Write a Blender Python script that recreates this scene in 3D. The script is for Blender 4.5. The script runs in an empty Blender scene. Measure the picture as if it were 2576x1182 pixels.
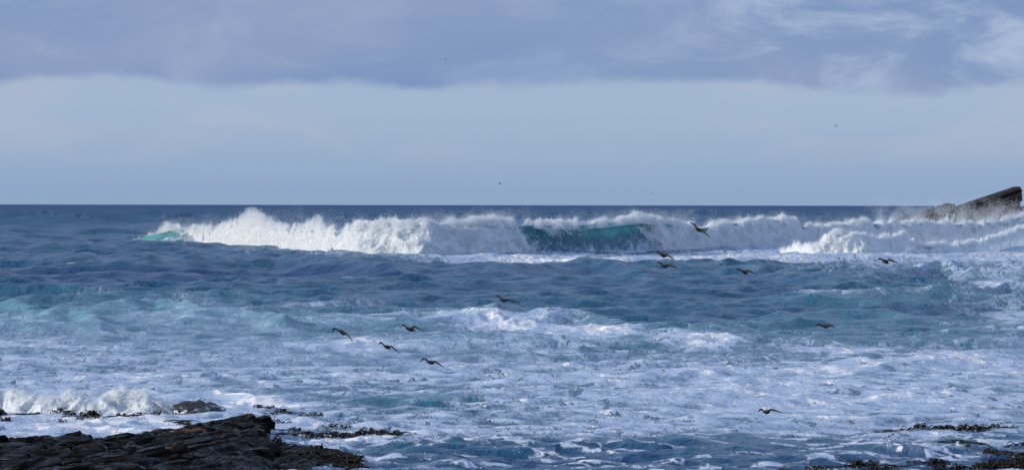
import bpy, bmesh, math, random
import numpy as np
from mathutils import Matrix, Vector, Euler

random.seed(7)
RNG = np.random.default_rng(11)
S = bpy.context.scene
C = S.collection

# ---------------------------------------------------------------- camera
CAM_H = 8.0
F = 1288.0 / math.tan(math.radians(10.0))        # focal length in units of a 2576 px wide frame
PITCH = math.atan(76.5 / F)
ROLL = 0.00155
camd = bpy.data.cameras.new("camera")
camd.sensor_width = 36.0
camd.lens = 18.0 / math.tan(math.radians(10.0))
camd.clip_start = 0.5
camd.clip_end = 80000.0
cam = bpy.data.objects.new("camera", camd)
C.objects.link(cam)
RM = Matrix.Rotation(math.pi / 2 - PITCH, 4, 'X') @ Matrix.Rotation(ROLL, 4, 'Z')
cam.matrix_world = Matrix.Translation((0, 0, CAM_H)) @ RM
S.camera = cam

# ---------------------------------------------------------------- light
SUN_EL = math.radians(17.0)
SUN_AZ = math.radians(-115.0)                     # measured from the view direction (+Y), negative = left
sun_dir = Vector((math.sin(SUN_AZ) * math.cos(SUN_EL), math.cos(SUN_AZ) * math.cos(SUN_EL), math.sin(SUN_EL)))
sd = bpy.data.lights.new("sun", 'SUN')
sd.energy = 3.3
sd.angle = math.radians(0.6)
sd.color = (1.0, 0.90, 0.76)
sun = bpy.data.objects.new("sun", sd)
sun.rotation_euler = sun_dir.to_track_quat('Z', 'Y').to_euler()
C.objects.link(sun)

W = bpy.data.worlds.new("World")
S.world = W
W.use_nodes = True
wt = W.node_tree
wt.nodes.clear()


class NT:
    """small helper to write node trees compactly"""
    def __init__(self, tree):
        self.t = tree

    def n(self, kind, **kw):
        nd = self.t.nodes.new(kind)
        for k, v in kw.items():
            setattr(nd, k, v)
        return nd

    def put(self, sock, v):
        if v is None:
            return
        if isinstance(v, bpy.types.NodeSocket):
            self.t.links.new(v, sock)
        else:
            if isinstance(v, (tuple, list)) and len(v) == 3 and sock.type == 'RGBA':
                v = (*v, 1.0)
            sock.default_value = v

    def math(self, op, a, b=None, c=None, clamp=False):
        nd = self.n('ShaderNodeMath', operation=op, use_clamp=clamp)
        self.put(nd.inputs[0], a)
        self.put(nd.inputs[1], b)
        self.put(nd.inputs[2], c)
        return nd.outputs[0]

    def mix(self, fac, a, b):
        nd = self.n('ShaderNodeMix', data_type='RGBA')
        self.put(nd.inputs[0], fac)
        self.put(nd.inputs[6], a)
        self.put(nd.inputs[7], b)
        return nd.outputs[2]

    def mixf(self, fac, a, b):
        nd = self.n('ShaderNodeMix', data_type='FLOAT')
        self.put(nd.inputs[0], fac)
        self.put(nd.inputs[2], a)
        self.put(nd.inputs[3], b)
        return nd.outputs[0]

    def smooth(self, v, lo, hi, a=0.0, b=1.0):
        nd = self.n('ShaderNodeMapRange', interpolation_type='SMOOTHSTEP')
        self.put(nd.inputs[0], v)
        nd.inputs[1].default_value = lo
        nd.inputs[2].default_value = hi
        nd.inputs[3].default_value = a
        nd.inputs[4].default_value = b
        return nd.outputs[0]

    def mapv(self, vec, scale=(1, 1, 1), loc=(0, 0, 0), rot=(0, 0, 0)):
        nd = self.n('ShaderNodeMapping')
        self.put(nd.inputs[0], vec)
        nd.inputs['Scale'].default_value = scale
        nd.inputs['Location'].default_value = loc
        nd.inputs['Rotation'].default_value = rot
        return nd.outputs[0]

    def noise(self, vec, scale=1.0, detail=4.0, rough=0.5, dist=0.0, lac=2.0):
        nd = self.n('ShaderNodeTexNoise')
        self.put(nd.inputs['Vector'], vec)
        nd.inputs['Scale'].default_value = scale
        nd.inputs['Detail'].default_value = detail
        nd.inputs['Roughness'].default_value = rough
        nd.inputs['Distortion'].default_value = dist
        nd.inputs['Lacunarity'].default_value = lac
        return nd.outputs[0]

    def attr(self, name):
        nd = self.n('ShaderNodeAttribute', attribute_name=name)
        return nd.outputs['Fac']


w = NT(wt)
out = w.n('ShaderNodeOutputWorld')
bg = w.n('ShaderNodeBackground')
bg.inputs[1].default_value = 1.0
wt.links.new(bg.outputs[0], out.inputs[0])
sky = w.n('ShaderNodeTexSky', sky_type='NISHITA', sun_disc=False, sun_elevation=SUN_EL,
          sun_rotation=SUN_AZ, air_density=1.0, dust_density=0.6, ozone_density=2.0)
tc = w.n('ShaderNodeTexCoord').outputs['Generated']
sx = w.n('ShaderNodeSeparateXYZ')
wt.links.new(tc, sx.inputs[0])
z = sx.outputs[2]
skyc = w.n('ShaderNodeVectorMath', operation='SCALE')
wt.links.new(sky.outputs[0], skyc.inputs[0])
skyc.inputs['Scale'].default_value = 0.15
# a grey-blue stratocumulus deck with a ragged lower edge above a hazy pale band
edge_n = w.noise(w.mapv(tc, (11, 11, 22)), 1.0, 5, 0.6)
edge_f = w.noise(w.mapv(tc, (50, 50, 120), (3, 1, 0)), 1.0, 3, 0.5)
e = w.math('ADD', z, w.math('MULTIPLY', w.math('SUBTRACT', edge_n, 0.5), 0.020))
e = w.math('ADD', e, w.math('MULTIPLY', w.math('SUBTRACT', edge_f, 0.5), 0.004))
deck = w.smooth(e, 0.0384, 0.0436)
big = w.noise(w.mapv(tc, (7, 7, 22), (0.7, 2.3, 0.2), (0, 0.30, 0)), 1.0, 4, 0.5, 0.3)
wisp = w.noise(w.mapv(tc, (19, 19, 52), (5.9, 0.9, 2.6), (0, 0.42, 0)), 1.0, 6, 0.6, 0.5)
azr = w.smooth(sx.outputs[0], 0.03, 0.10)
deckcol = w.mix(w.smooth(big, 0.36, 0.72), (0.208, 0.304, 0.522), (0.275, 0.355, 0.550))
deckcol = w.mix(w.math('MULTIPLY', w.smooth(wisp, 0.43, 0.66), w.mixf(azr, 0.28, 1.0)), deckcol, (0.395, 0.50, 0.68))
low_n = w.noise(w.mapv(tc, (13, 13, 42), (2.2, 7.0, 0.0)), 1.0, 4, 0.5, 0.4)
lowcol = w.mix(w.smooth(z, 0.0, 0.036), (0.262, 0.382, 0.590), (0.338, 0.455, 0.640))
lowcol = w.mix(w.math('MULTIPLY', w.math('MULTIPLY', w.smooth(low_n, 0.44, 0.60), w.smooth(z, 0.010, 0.026)), 0.6), lowcol, (0.405, 0.470, 0.625))
lowcol = w.mix(0.06, lowcol, skyc.outputs[0])
cl = w.mix(deck, lowcol, deckcol)
# higher up the deck breaks open to clear sky
brk = w.noise(w.mapv(tc, (2.2, 2.2, 4.5), (1.3, 0.2, 0.5)), 1.0, 5, 0.55)
hi = w.mix(w.smooth(brk, 0.35, 0.65), (0.30, 0.42, 0.72), (0.42, 0.52, 0.78))  # brighter cloud above the view, added to lift the ambient light
cl = w.mix(w.smooth(z, 0.07, 0.30), cl, hi)
open_ = w.math('MULTIPLY', w.smooth(z, 0.08, 0.26), w.smooth(brk, 0.40, 0.60, 0.60, 0.10))
fin = w.mix(open_, cl, skyc.outputs[0])
wt.links.new(fin, bg.inputs[0])

S.view_settings.view_transform = 'Standard'
S.view_settings.look = 'None'
S.view_settings.exposure = 0.0
S.view_settings.gamma = 1.0
S.render.engine = 'CYCLES'
S.cycles.use_denoising = True
S.cycles.max_bounces = 9
S.cycles.diffuse_bounces = 7
S.cycles.glossy_bounces = 3
S.cycles.transparent_max_bounces = 24

# ---------------------------------------------------------------- helpers
RMn = np.array(RM.to_3x3())


def ray(x, y):
    x = np.asarray(x, float)
    y = np.asarray(y, float)
    x, y = np.broadcast_arrays(x, y)
    d = np.stack([(x - 1288.0) / F, -(y - 591.0) / F, -np.ones_like(x)], -1)
    return d @ RMn.T


def at(x, y, z=0.0):
    """point at height z seen at photo position (x, y) of the 2576 px wide view"""
    d = ray(x, y)
    t = (np.asarray(z) - CAM_H) / d[..., 2]
    p = d * t[..., None]
    p[..., 2] += CAM_H
    return p


def atY(x, y, Y):
    d = ray(x, y)
    t = np.asarray(Y) / d[..., 1]
    p = d * t[..., None]
    p[..., 2] += CAM_H
    return p


def proj(X, Y, Z):
    q = np.stack([X, Y, Z - CAM_H], -1) @ RMn
    return 1288.0 - F * q[..., 0] / q[..., 2], 591.0 + F * q[..., 1] / q[..., 2]


_perm = np.random.default_rng(5).permutation(256)
_perm = np.concatenate([_perm, _perm, _perm])
_g = np.random.default_rng(6).normal(size=(256, 3))
_g /= np.linalg.norm(_g, axis=1)[:, None]


def pn(x, y, z=None):
    """gradient noise, about -0.8..0.8"""
    x = np.asarray(x, float)
    y = np.asarray(y, float)
    z = np.zeros_like(x) + 0.37 if z is None else np.asarray(z, float)
    xi = np.floor(x).astype(np.int64)
    yi = np.floor(y).astype(np.int64)
    zi = np.floor(z).astype(np.int64)
    xf, yf, zf = x - xi, y - yi, z - zi
    u = xf * xf * xf * (xf * (xf * 6 - 15) + 10)
    v = yf * yf * yf * (yf * (yf * 6 - 15) + 10)
    ww = zf * zf * zf * (zf * (zf * 6 - 15) + 10)
    xi &= 255
    yi &= 255
    zi &= 255

    def g(a, b, c):
        h = _perm[_perm[_perm[(xi + a) & 255] + ((yi + b) & 255)] + ((zi + c) & 255)]
        gg = _g[h]
        return gg[..., 0] * (xf - a) + gg[..., 1] * (yf - b) + gg[..., 2] * (zf - c)

    def l(a, b, t):
        return a + (b - a) * t
    return 1.5 * l(l(l(g(0, 0, 0), g(1, 0, 0), u), l(g(0, 1, 0), g(1, 1, 0), u), v),
                   l(l(g(0, 0, 1), g(1, 0, 1), u), l(g(0, 1, 1), g(1, 1, 1), u), v), ww)


def fbm(x, y, z=None, o=4, r=0.5):
    s = 0
    a = 1.0
    f = 1.0
    for i in range(o):
        s = s + a * pn(x * f + 13.1 * i, y * f + 7.7 * i, None if z is None else z * f + 3.3 * i)
        a *= r
        f *= 2.03
    return s


def sstep(v, lo, hi):
    t = np.clip((v - lo) / (hi - lo), 0, 1)
    return t * t * (3 - 2 * t)


def mesh_np(name, V, Fq, mat, parent=None, smooth=True, attrs=None):
    V = np.asarray(V, np.float32)
    Fq = np.asarray(Fq, np.int32)
    me = bpy.data.meshes.new(name)
    k = Fq.shape[1]
    me.vertices.add(len(V))
    me.vertices.foreach_set('co', V.ravel())
    me.loops.add(Fq.size)
    me.loops.foreach_set('vertex_index', Fq.ravel())
    me.polygons.add(len(Fq))
    me.polygons.foreach_set('loop_start', np.arange(0, Fq.size, k, dtype=np.int32))
    me.polygons.foreach_set('use_smooth', np.full(len(Fq), smooth, dtype=bool))
    me.update(calc_edges=True)
    me.validate()
    for an, av in (attrs or {}).items():
        a = me.attributes.new(an, 'FLOAT', 'POINT')
        a.data.foreach_set('value', np.asarray(av, np.float32).ravel())
    if mat:
        me.materials.append(mat)
    return link(name, me, parent)


def link(name, me, parent=None):
    o = bpy.data.objects.new(name, me)
    C.objects.link(o)
    if parent:
        o.parent = parent
    return o


def grid_faces(nr, nc):
    i = np.arange((nr - 1) * (nc - 1))
    r, c = i // (nc - 1), i % (nc - 1)
    a = r * nc + c
    return np.stack([a, a + 1, a + nc + 1, a + nc], -1)


def thing(name, label, cat, loc=(0, 0, 0), group=None):
    o = bpy.data.objects.new(name, None)
    o.empty_display_size = 0.1
    C.objects.link(o)
    o.location = loc
    tag(o, label, cat, group)
    return o


def tag(o, label, cat, group=None):
    o['label'] = label
    o['category'] = cat
    if group:
        o['group'] = group


def material(name):
    m = bpy.data.materials.new(name)
    m.use_nodes = True
    nt = m.node_tree
    nt.nodes.clear()
    t = NT(nt)
    o = t.n('ShaderNodeOutputMaterial')
    return m, t, o


# ---------------------------------------------------------------- materials
def sea_material(name='sea_water', deep=(0.006, 0.052, 0.150), thin=(0.050, 0.240, 0.290), rip=1.0):
    m, t, o = material(name)
    pos = t.n('ShaderNodeNewGeometry').outputs['Position']
    foam = t.attr('foam')
    aer_glow = t.attr('aer_glow')
    # foam: a soft veil, torn by lens-shaped holes, with thick froth and bright flecks on it
    n1 = t.noise(t.mapv(pos, (0.20, 0.15, 0.3)), 1.0, 4, 0.55, 0.4)
    n2 = t.noise(t.mapv(pos, (0.60, 0.42, 0.8), (4, 1, 0)), 1.0, 4, 0.55, 0.3)
    n3 = t.noise(t.mapv(pos, (2.0, 0.9, 2.3), (1, 8, 0)), 1.0, 4, 0.62, 0.3)
    n4 = t.noise(t.mapv(pos, (1.5, 0.62, 1.2), (9, 2, 4)), 1.0, 4, 0.58, 0.5)
    v = t.math('ADD', foam, t.math('MULTIPLY', t.math('SUBTRACT', t.math('ADD', t.math('MULTIPLY', n1, 0.5), t.math('MULTIPLY', n2, 0.5)), 0.5), 1.7))
    veil = t.smooth(v, 0.06, 0.66)
    hole = t.smooth(t.math('SUBTRACT', t.math('ADD', t.math('MULTIPLY', n2, 0.38), t.math('MULTIPLY', n4, 0.62)), t.math('MULTIPLY', foam, 0.25)), 0.41, 0.48)
    calm = t.attr('calm')
    hole = t.math('MULTIPLY', hole, t.mixf(calm, 1.0, 0.25))
    veil = t.math('MULTIPLY', veil, t.mixf(hole, 1.0, 0.26))
    fl = t.math('ADD', t.math('MULTIPLY', n3, 0.62), t.math('MULTIPLY', n4, 0.38))
    fl = t.math('ADD', t.math('MULTIPLY', t.math('SUBTRACT', fl, 0.5), 2.7), t.math('ADD', foam, t.math('MULTIPLY', t.math('SUBTRACT', n1, 0.5), 1.2)))
    fl = t.math('SUBTRACT', fl, t.math('MULTIPLY', calm, 0.10))
    dense = t.smooth(fl, 0.80, 0.95)
    water = t.mix(aer_glow, deep, thin)
    col = t.mix(t.math('MULTIPLY', veil, 0.80), water, (0.58, 0.68, 0.84))
    col = t.mix(dense, col, (0.88, 0.89, 0.90))
    mask = t.math('MAXIMUM', t.math('MULTIPLY', veil, 0.75), dense)
    rough = t.mixf(mask, t.attr('rgh'), 0.75)
    spec = t.mixf(mask, 0.5, 0.12)
    # wavelets too small for the mesh
    b1 = t.noise(t.mapv(pos, (1.1, 0.8, 1.1)), 1.0, 5, 0.6, 0.4)
    b2 = t.noise(t.mapv(pos, (4.2, 3.0, 4.0)), 1.0, 3, 0.55, 0.2)
    b0 = t.noise(t.mapv(pos, (0.33, 0.20, 0.3), (2, 5, 0)), 1.0, 4, 0.6, 0.3)
    h = t.math('ADD', t.math('MULTIPLY', b1, 0.50), t.math('MULTIPLY', b2, 0.10))
    h = t.math('ADD', h, t.math('MULTIPLY', b0, t.smooth(t.attr('rgh'), 0.152, 0.20, 0.15, 0.9)))
    h = t.math('MULTIPLY', h, t.math('MULTIPLY', t.mixf(mask, rip, 0.12 * rip), t.mixf(calm, 1.0, 0.4)))
    bump = t.n('ShaderNodeBump')
    bump.inputs['Strength'].default_value = 0.85
    bump.inputs['Distance'].default_value = 1.0
    t.put(bump.inputs['Height'], h)
    p = t.n('ShaderNodeBsdfPrincipled')
    t.put(p.inputs['Base Color'], col)
    t.put(p.inputs['Roughness'], rough)
    t.put(p.inputs['Specular IOR Level'], spec)
    p.inputs['IOR'].default_value = 1.333
    t.put(p.inputs['Normal'], bump.outputs[0])
    t.put(o.inputs[0], p.outputs[0])
    return m


def froth_material(name, tl=0.35, bumpy=0.0):
    m, t, o = material(name)
    d = t.n('ShaderNodeBsdfDiffuse')
    d.inputs[0].default_value = (0.90, 0.91, 0.92, 1)
    tr = t.n('ShaderNodeBsdfTranslucent')
    tr.inputs[0].default_value = (0.86, 0.91, 0.93, 1)
    mx = t.n('ShaderNodeMixShader')
    mx.inputs[0].default_value = tl
    t.put(mx.inputs[1], d.outputs[0])
    t.put(mx.inputs[2], tr.outputs[0])
    if bumpy:
        pos = t.n('ShaderNodeNewGeometry').outputs['Position']
        b = t.n('ShaderNodeBump')
        b.inputs['Strength'].default_value = 0.5
        b.inputs['Distance'].default_value = bumpy
        t.put(b.inputs['Height'], t.noise(pos, 2.2, 5, 0.6, 0.3))
        t.put(d.inputs['Normal'], b.outputs[0])
    if not bumpy:
        # a drop stands for a puff of finer drops: half of the light passes it
        tp = t.n('ShaderNodeBsdfTransparent')
        m2 = t.n('ShaderNodeMixShader')
        m2.inputs[0].default_value = 0.45
        t.put(m2.inputs[1], mx.outputs[0])
        t.put(m2.inputs[2], tp.outputs[0])
        mx = m2
    t.put(o.inputs[0], mx.outputs[0])
    return m


def rock_material(name, base, alt, warm, warm_amt, rough, scale, bump_s):
    m, t, o = material(name)
    pos = t.n('ShaderNodeNewGeometry').outputs['Position']
    n1 = t.noise(pos, 1.3 * scale, 5, 0.6, 0.3)
    n2 = t.noise(t.mapv(pos, (1, 1, 1), (7, 3, 1)), 0.9 * scale, 4, 0.62, 0.2)
    n3 = t.noise(pos, 9.0 * scale, 4, 0.6)
    col = t.mix(t.smooth(n1, 0.35, 0.65), base, alt)
    col = t.mix(t.math('MULTIPLY', t.smooth(n2, 0.60, 0.68), warm_amt), col, warm)
    p = t.n('ShaderNodeBsdfPrincipled')
    t.put(p.inputs['Base Color'], col)
    t.put(p.inputs['Roughness'], t.smooth(n3, 0.3, 0.7, rough - 0.12, rough + 0.2))
    t.put(p.inputs['Specular IOR Level'], t.smooth(t.noise(t.mapv(pos, (0.7, 2.2, 2.6), (3, 9, 2), (0, 0.2, 0.5)), scale, 5, 0.62), 0.58, 0.70, 0.02, 0.42))
    b = t.n('ShaderNodeBump')
    b.inputs['Strength'].default_value = 0.8
    b.inputs['Distance'].default_value = bump_s
    t.put(b.inputs['Height'], t.math('ADD', t.math('MULTIPLY', n1, 0.6), t.math('MULTIPLY', n3, 0.4)))
    t.put(p.inputs['Normal'], b.outputs[0])
    t.put(o.inputs[0], p.outputs[0])
    return m


def simple_material(name, c1, c2, rough, scale):
    m, t, o = material(name)
    pos = t.n('ShaderNodeTexCoord').outputs['Object']
    n1 = t.noise(pos, scale, 4, 0.6)
    p = t.n('ShaderNodeBsdfPrincipled')
    t.put(p.inputs['Base Color'], t.mix(t.smooth(n1, 0.35, 0.65), c1, c2))
    p.inputs['Roughness'].default_value = rough
    p.inputs['Specular IOR Level'].default_value = 0.25
    t.put(o.inputs[0], p.outputs[0])
    return m


def boulder_material():
    """wet rock with white water running off it"""
    m, t, o = material('awash_rock')
    pos = t.n('ShaderNodeNewGeometry').outputs['Position']
    n = t.noise(t.mapv(pos, (2.2, 2.2, 5.0), (0, 0, 0), (0, 0.3, 0)), 1.0, 5, 0.65, 1.0)
    foam = t.attr('foam')
    k = t.smooth(t.math('ADD', n, t.math('MULTIPLY', foam, 0.35)), 0.60, 0.68)
    p = t.n('ShaderNodeBsdfPrincipled')
    t.put(p.inputs['Base Color'], t.mix(k, (0.022, 0.024, 0.022), (0.72, 0.75, 0.78)))
    t.put(p.inputs['Roughness'], t.mixf(k, 0.3, 0.8))
    t.put(o.inputs[0], p.outputs[0])
    return m


M_SEA = sea_material()
M_FROTH = froth_material('white_water', 0.38, 0.12)
M_SPRAY = froth_material('spray_drops', 0.48)
M_ROCK = rock_material('wet_shore_rock', (0.0045, 0.004, 0.004), (0.013, 0.009, 0.006), (0.15, 0.085, 0.055), 0.7, 0.27, 1.0, 0.06)
M_STACK = rock_material('slate_stack', (0.022, 0.022, 0.024), (0.040, 0.037, 0.034), (0.14, 0.115, 0.09), 0.5, 0.6, 0.22, 0.2)
M_RUN = simple_material('pouring_water', (0.30, 0.33, 0.37), (0.62, 0.66, 0.70), 0.5, 0.9)
M_KELP = simple_material('kelp', (0.005, 0.004, 0.003), (0.018, 0.011, 0.005), 0.5, 3.0)
M_BIRD = simple_material('brown_feathers', (0.018, 0.015, 0.012), (0.055, 0.045, 0.034), 0.7, 9.0)
M_GULL = simple_material('grey_feathers', (0.10, 0.11, 0.12), (0.45, 0.45, 0.45), 0.7, 3.0)
M_BOULDER = boulder_material()

# ---------------------------------------------------------------- the sea
th_f = np.linspace(-11.6, 11.6, 850)
th_l = -11.6 - np.cumsum(np.linspace(0.05, 3.2, 42))
th_r = 11.6 + np.cumsum(np.linspace(0.05, 3.2, 42))
theta = np.radians(np.concatenate([th_l[::-1], th_f, th_r]))
rr = [55.0]
while rr[-1] < 33000:
    r = rr[-1]
    g = 0.0050 if r < 82 else (0.0021 if r < 620 else 0.0021 + 0.0035 * min(1.0, (r - 620) / 600.0) + 0.05 * max(0.0, min(1.0, (r - 2200) / 5000.0)))
    rr.append(r * (1 + g))
rr = np.array(rr)
DR = np.gradient(rr)
R2, T2 = np.meshgrid(rr, theta, indexing='ij')
DR2 = np.broadcast_to(DR[:, None], R2.shape)
GX, GY = R2 * np.sin(T2), R2 * np.cos(T2)


# foam and aeration maps over the water, tabulated where the photo shows them
FX = np.array([0, 400, 800, 1200, 1600, 2000, 2300, 2576], float)
FYr = np.array([515, 570, 610, 640, 660, 690, 730, 765, 800, 840, 870, 900, 940, 980, 1010, 1040, 1070, 1100, 1130, 1160, 1190], float)
FT = np.array([
    [.02, .02, .02, .02, .02, .02, .02, .02],
    [.03, .03, .03, .05, .05, .10, .2, .2],
    [.00, .05, .10, .20, .20, .35, .75, .8],
    [.00, .10, .50, .55, .30, .75, .85, .85],
    [.00, .02, .05, .45, .60, .62, .70, .72],
    [.02, .04, .04, .06, .08, .20, .42, .50],
    [.06, .08, .08, .06, .06, .10, .22, .34],
    [.16, .24, .12, .12, .08, .08, .16, .42],
    [.30, .36, .30, .24, .12, .10, .16, .38],
    [.40, .38, .36, .34, .30, .14, .22, .40],
    [.42, .44, .44, .48, .42, .34, .34, .50],
    [.52, .52, .50, .50, .54, .56, .50, .58],
    [.60, .58, .54, .52, .58, .66, .62, .64],
    [.64, .60, .44, .46, .62, .66, .62, .62],
    [.66, .62, .40, .44, .62, .66, .62, .58],
    [.66, .64, .46, .46, .60, .62, .58, .52],
    [.64, .62, .58, .52, .58, .58, .56, .50],
    [.60, .60, .60, .54, .50, .48, .50, .46],
    [.46, .46, .46, .32, .22, .20, .30, .34],
    [.36, .36, .36, .28, .18, .18, .28, .32],
    [.36, .36, .36, .30, .26, .30, .36, .34]])
AT = np.array([
    [.02, .02, .02, .02, .02, .02, .02, .02],
    [.05, .05, .05, .05, .05, .05, .05, .05],
    [.06, .10, .10, .15, .15, .15, .2, .2],
    [.08, .10, .15, .2, .2, .2, .25, .25],
    [.08, .10, .12, .2, .2, .2, .25, .25],
    [.10, .10, .12, .16, .2, .2, .3, .35],
    [.20, .20, .16, .2, .22, .25, .35, .45],
    [.70, .70, .40, .35, .3, .3, .42, .5],
    [.85, .85, .75, .65, .4, .35, .4, .5],
    [.75, .75, .75, .7, .6, .4, .4, .5],
    [.70, .70, .70, .7, .65, .6, .55, .55],
    [.60, .60, .65, .65, .65, .65, .6, .6],
    [.55, .55, .60, .6, .6, .6, .6, .6],
    [.50, .50, .55, .55, .5, .5, .5, .5],
    [.40, .40, .50, .5, .45, .45, .45, .45],
    [.35, .35, .40, .4, .4, .4, .4, .35],
    [.30, .30, .35, .35, .3, .3, .3, .3],
    [.25, .25, .25, .25, .25, .25, .2, .2],
    [.20, .20, .20, .15, .12, .12, .15, .15],
    [.20, .20, .20, .15, .10, .10, .10, .10],
    [.20, .20, .20, .15, .10, .10, .10, .10]])


def bil(T, x, y):
    x = np.clip(x, FX[0], FX[-1])
    y = np.clip(y, FYr[0], FYr[-1])
    i = np.clip(np.searchsorted(FX, x) - 1, 0, len(FX) - 2)
    j = np.clip(np.searchsorted(FYr, y) - 1, 0, len(FYr) - 2)
    u = (x - FX[i]) / (FX[i + 1] - FX[i])
    v = (y - FYr[j]) / (FYr[j + 1] - FYr[j])
    return ((T[j, i] * (1 - u) + T[j, i + 1] * u) * (1 - v) + (T[j + 1, i] * (1 - u) + T[j + 1, i + 1] * u) * v)


PX, PY = proj(GX, GY, np.zeros_like(GX))
FOAM = bil(FT, PX, PY) - 0.05 * sstep(PY, 780, 850)
AER = bil(AT, PX, PY)
# single patches: x, y, half width, half height, amount
for (cx, cy, hw, hh, am) in [
        (1230, 800, 110, 18, .55), (1330, 822, 120, 16, .55), (1450, 835, 130, 16, .65), (1530, 845, 60, 10, .4), (1420, 800, 90, 8, .3),
        (1780, 857, 100, 9, .75), (1790, 870, 70, 6, .3), (860, 765, 190, 5, .45), (2010, 707, 50, 5, .4), (2080, 762, 110, 4, .3),
        (60, 860, 90, 8, .5), (230, 870, 90, 6, .35), (130, 852, 30, 8, .4), (920, 872, 60, 14, .45), (1010, 800, 160, 5, .35),
        (700, 915, 260, 5, .4), (420, 935, 120, 5, .35), (2130, 873, 160, 7, .45), (2400, 880, 130, 5, .35), (2510, 725, 60, 12, .5),
        (2540, 800, 60, 18, .3), (1750, 940, 60, 10, .25), (2050, 930, 120, 10, .25), (2380, 920, 160, 14, .25),
        (640, 1012, 70, 9, .6), (560, 1000, 120, 7, .25), (240, 1062, 240, 14, .35), (300, 1080, 180, 8, .35), (620, 1030, 60, 10, .45),
        (730, 1020, 60, 5, .4), (860, 1070, 140, 6, .3), (1300, 659, 200, 4, .35), (1500, 661, 200, 3, .45), (1900, 655, 200, 6, .35),
        (1250, 962, 120, 5, .3), (2060, 1010, 400, 20, .12), (1000, 945, 120, 5, .3), (1100, 958, 90, 4, .25)]:
    FOAM = FOAM + am * np.exp(-((PX - cx) / hw) ** 2 - ((PY - cy) / hh) ** 2)
for (cx, cy, hw, hh, am) in [(1070, 1150, 110, 14, -.45), (1500, 1125, 350, 14, -.15), (1850, 1118, 200, 14, -.25), (2080, 1130, 120, 12, -.2),
                             (1800, 1160, 300, 8, -.12), (960, 1010, 150, 10, -.25), (1850, 880, 160, 5, -.1), (1060, 800, 20, 8, -.2),
                             (180, 800, 140, 22, -.22), (1330, 1070, 80, 7, -.2), (2240, 940, 60, 6, -.15)]:
    FOAM = FOAM + am * np.exp(-((PX - cx) / hw) ** 2 - ((PY - cy) / hh) ** 2)

# wind sea: many sine trains, sharpened at the crests
DX = np.zeros_like(GX)
DY = np.zeros_like(GX)
DZ = np.zeros_like(GX)
near = sstep(R2, 110, 260)
NW = 64
for i in range(NW):
    lam = 1.7 * (85.0 / 1.7) ** (i / (NW - 1.0)) * RNG.uniform(0.9, 1.1)
    k = 2 * math.pi / lam
    ang = math.radians(-90 + 14 + RNG.normal() * (50 if lam < 5 else 26))
    kx, ky = k * math.cos(ang), k * math.sin(ang)
    a = (0.068 if lam < 6 else 0.040 if lam < 14 else 0.026) * lam / (2 * math.pi) * RNG.uniform(0.6, 1.4)
    if lam > 22:
        a *= 0.62
    att = sstep(lam / DR2, 2.2, 4.5)
    amp = a * att * (((0.45 if lam < 4 else 0.20) + (0.55 if lam < 4 else 0.80) * near) if lam < 22 else (0.08 + 0.92 * near))
    ph = kx * GX + ky * GY + RNG.uniform(0, 2 * math.pi)
    c, s = np.cos(ph), np.sin(ph)
    DZ += amp * c
    q = 0.9 * amp
    DX -= q * kx / k * s
    DY -= q * ky / k * s
# torn streaks of foam over the dark water along the bottom of the view
FOAM = FOAM + sstep(PY, 1078, 1110) * (0.55 * sstep(fbm(GX / 1.5, GY / 0.8, None, 4, 0.6), 0.12, 0.42) - 0.10)
# short chop close to the shore
SH = np.zeros_like(GX)
nm = R2[:, 0] < 260
for i in range(26):
    lam = 0.55 * (2.6 / 0.55) ** RNG.random()
    k = 2 * math.pi / lam
    ang = math.radians(-90 + 14 + RNG.normal() * 42)
    kx, ky = k * math.cos(ang), k * math.sin(ang)
    amp = 0.050 * lam / (2 * math.pi) * sstep(lam / DR2[nm], 2.2, 4.0)
    ph = kx * GX[nm] + ky * GY[nm] + RNG.uniform(0, 6.28)
    SH[nm] += amp * np.cos(ph)
    DX[nm] -= 0.9 * amp * kx / k * np.sin(ph)
    DY[nm] -= 0.9 * amp * ky / k * np.sin(ph)
gust = (1 + 0.5 * sstep(PY, 1070, 1110)) * np.clip(0.75 + 0.8 * pn(GX / 7.0, GY / 9.0, np.full_like(GX, 1.7)), 0.15, 1.6)
# a smoother stretch where thin foam calms the small waves, left and centre
CALM = np.clip(np.exp(-((PX - 420) / 520.0) ** 2 - ((PY - 830) / 70.0) ** 2) + 0.7 * np.exp(-((PX - 1050) / 380.0) ** 2 - ((PY - 895) / 40.0) ** 2), 0, 1)
SH *= gust * (1 - 0.8 * CALM)
farm = sstep(R2, 700, 1600)
for i in range(14):
    lam = 90 + 190 * RNG.random()
    k = 2 * math.pi / lam
    ang = math.radians(-90 + RNG.normal() * 30)
    amp = 0.20 * farm * sstep(lam / DR2, 1.2, 3.0)
    DZ += amp * np.cos(k * math.cos(ang) * GX + k * math.sin(ang) * GY + RNG.uniform(0, 6.28))
farw = sstep(R2, 540, 850)
fm = R2[:, 0] > 540
for i in range(26):
    lam = 16 * (75.0 / 16) ** RNG.random()
    k = 2 * math.pi / lam
    ang = math.radians(-90 + RNG.normal() * 38)
    amp = 0.042 * lam / (2 * math.pi) * farw[fm] * sstep(lam / DR2[fm], 1.6, 3.2)
    DZ[fm] += amp * np.cos(k * math.cos(ang) * GX[fm] + k * math.sin(ang) * GY[fm] + RNG.uniform(0, 6.28))
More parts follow.
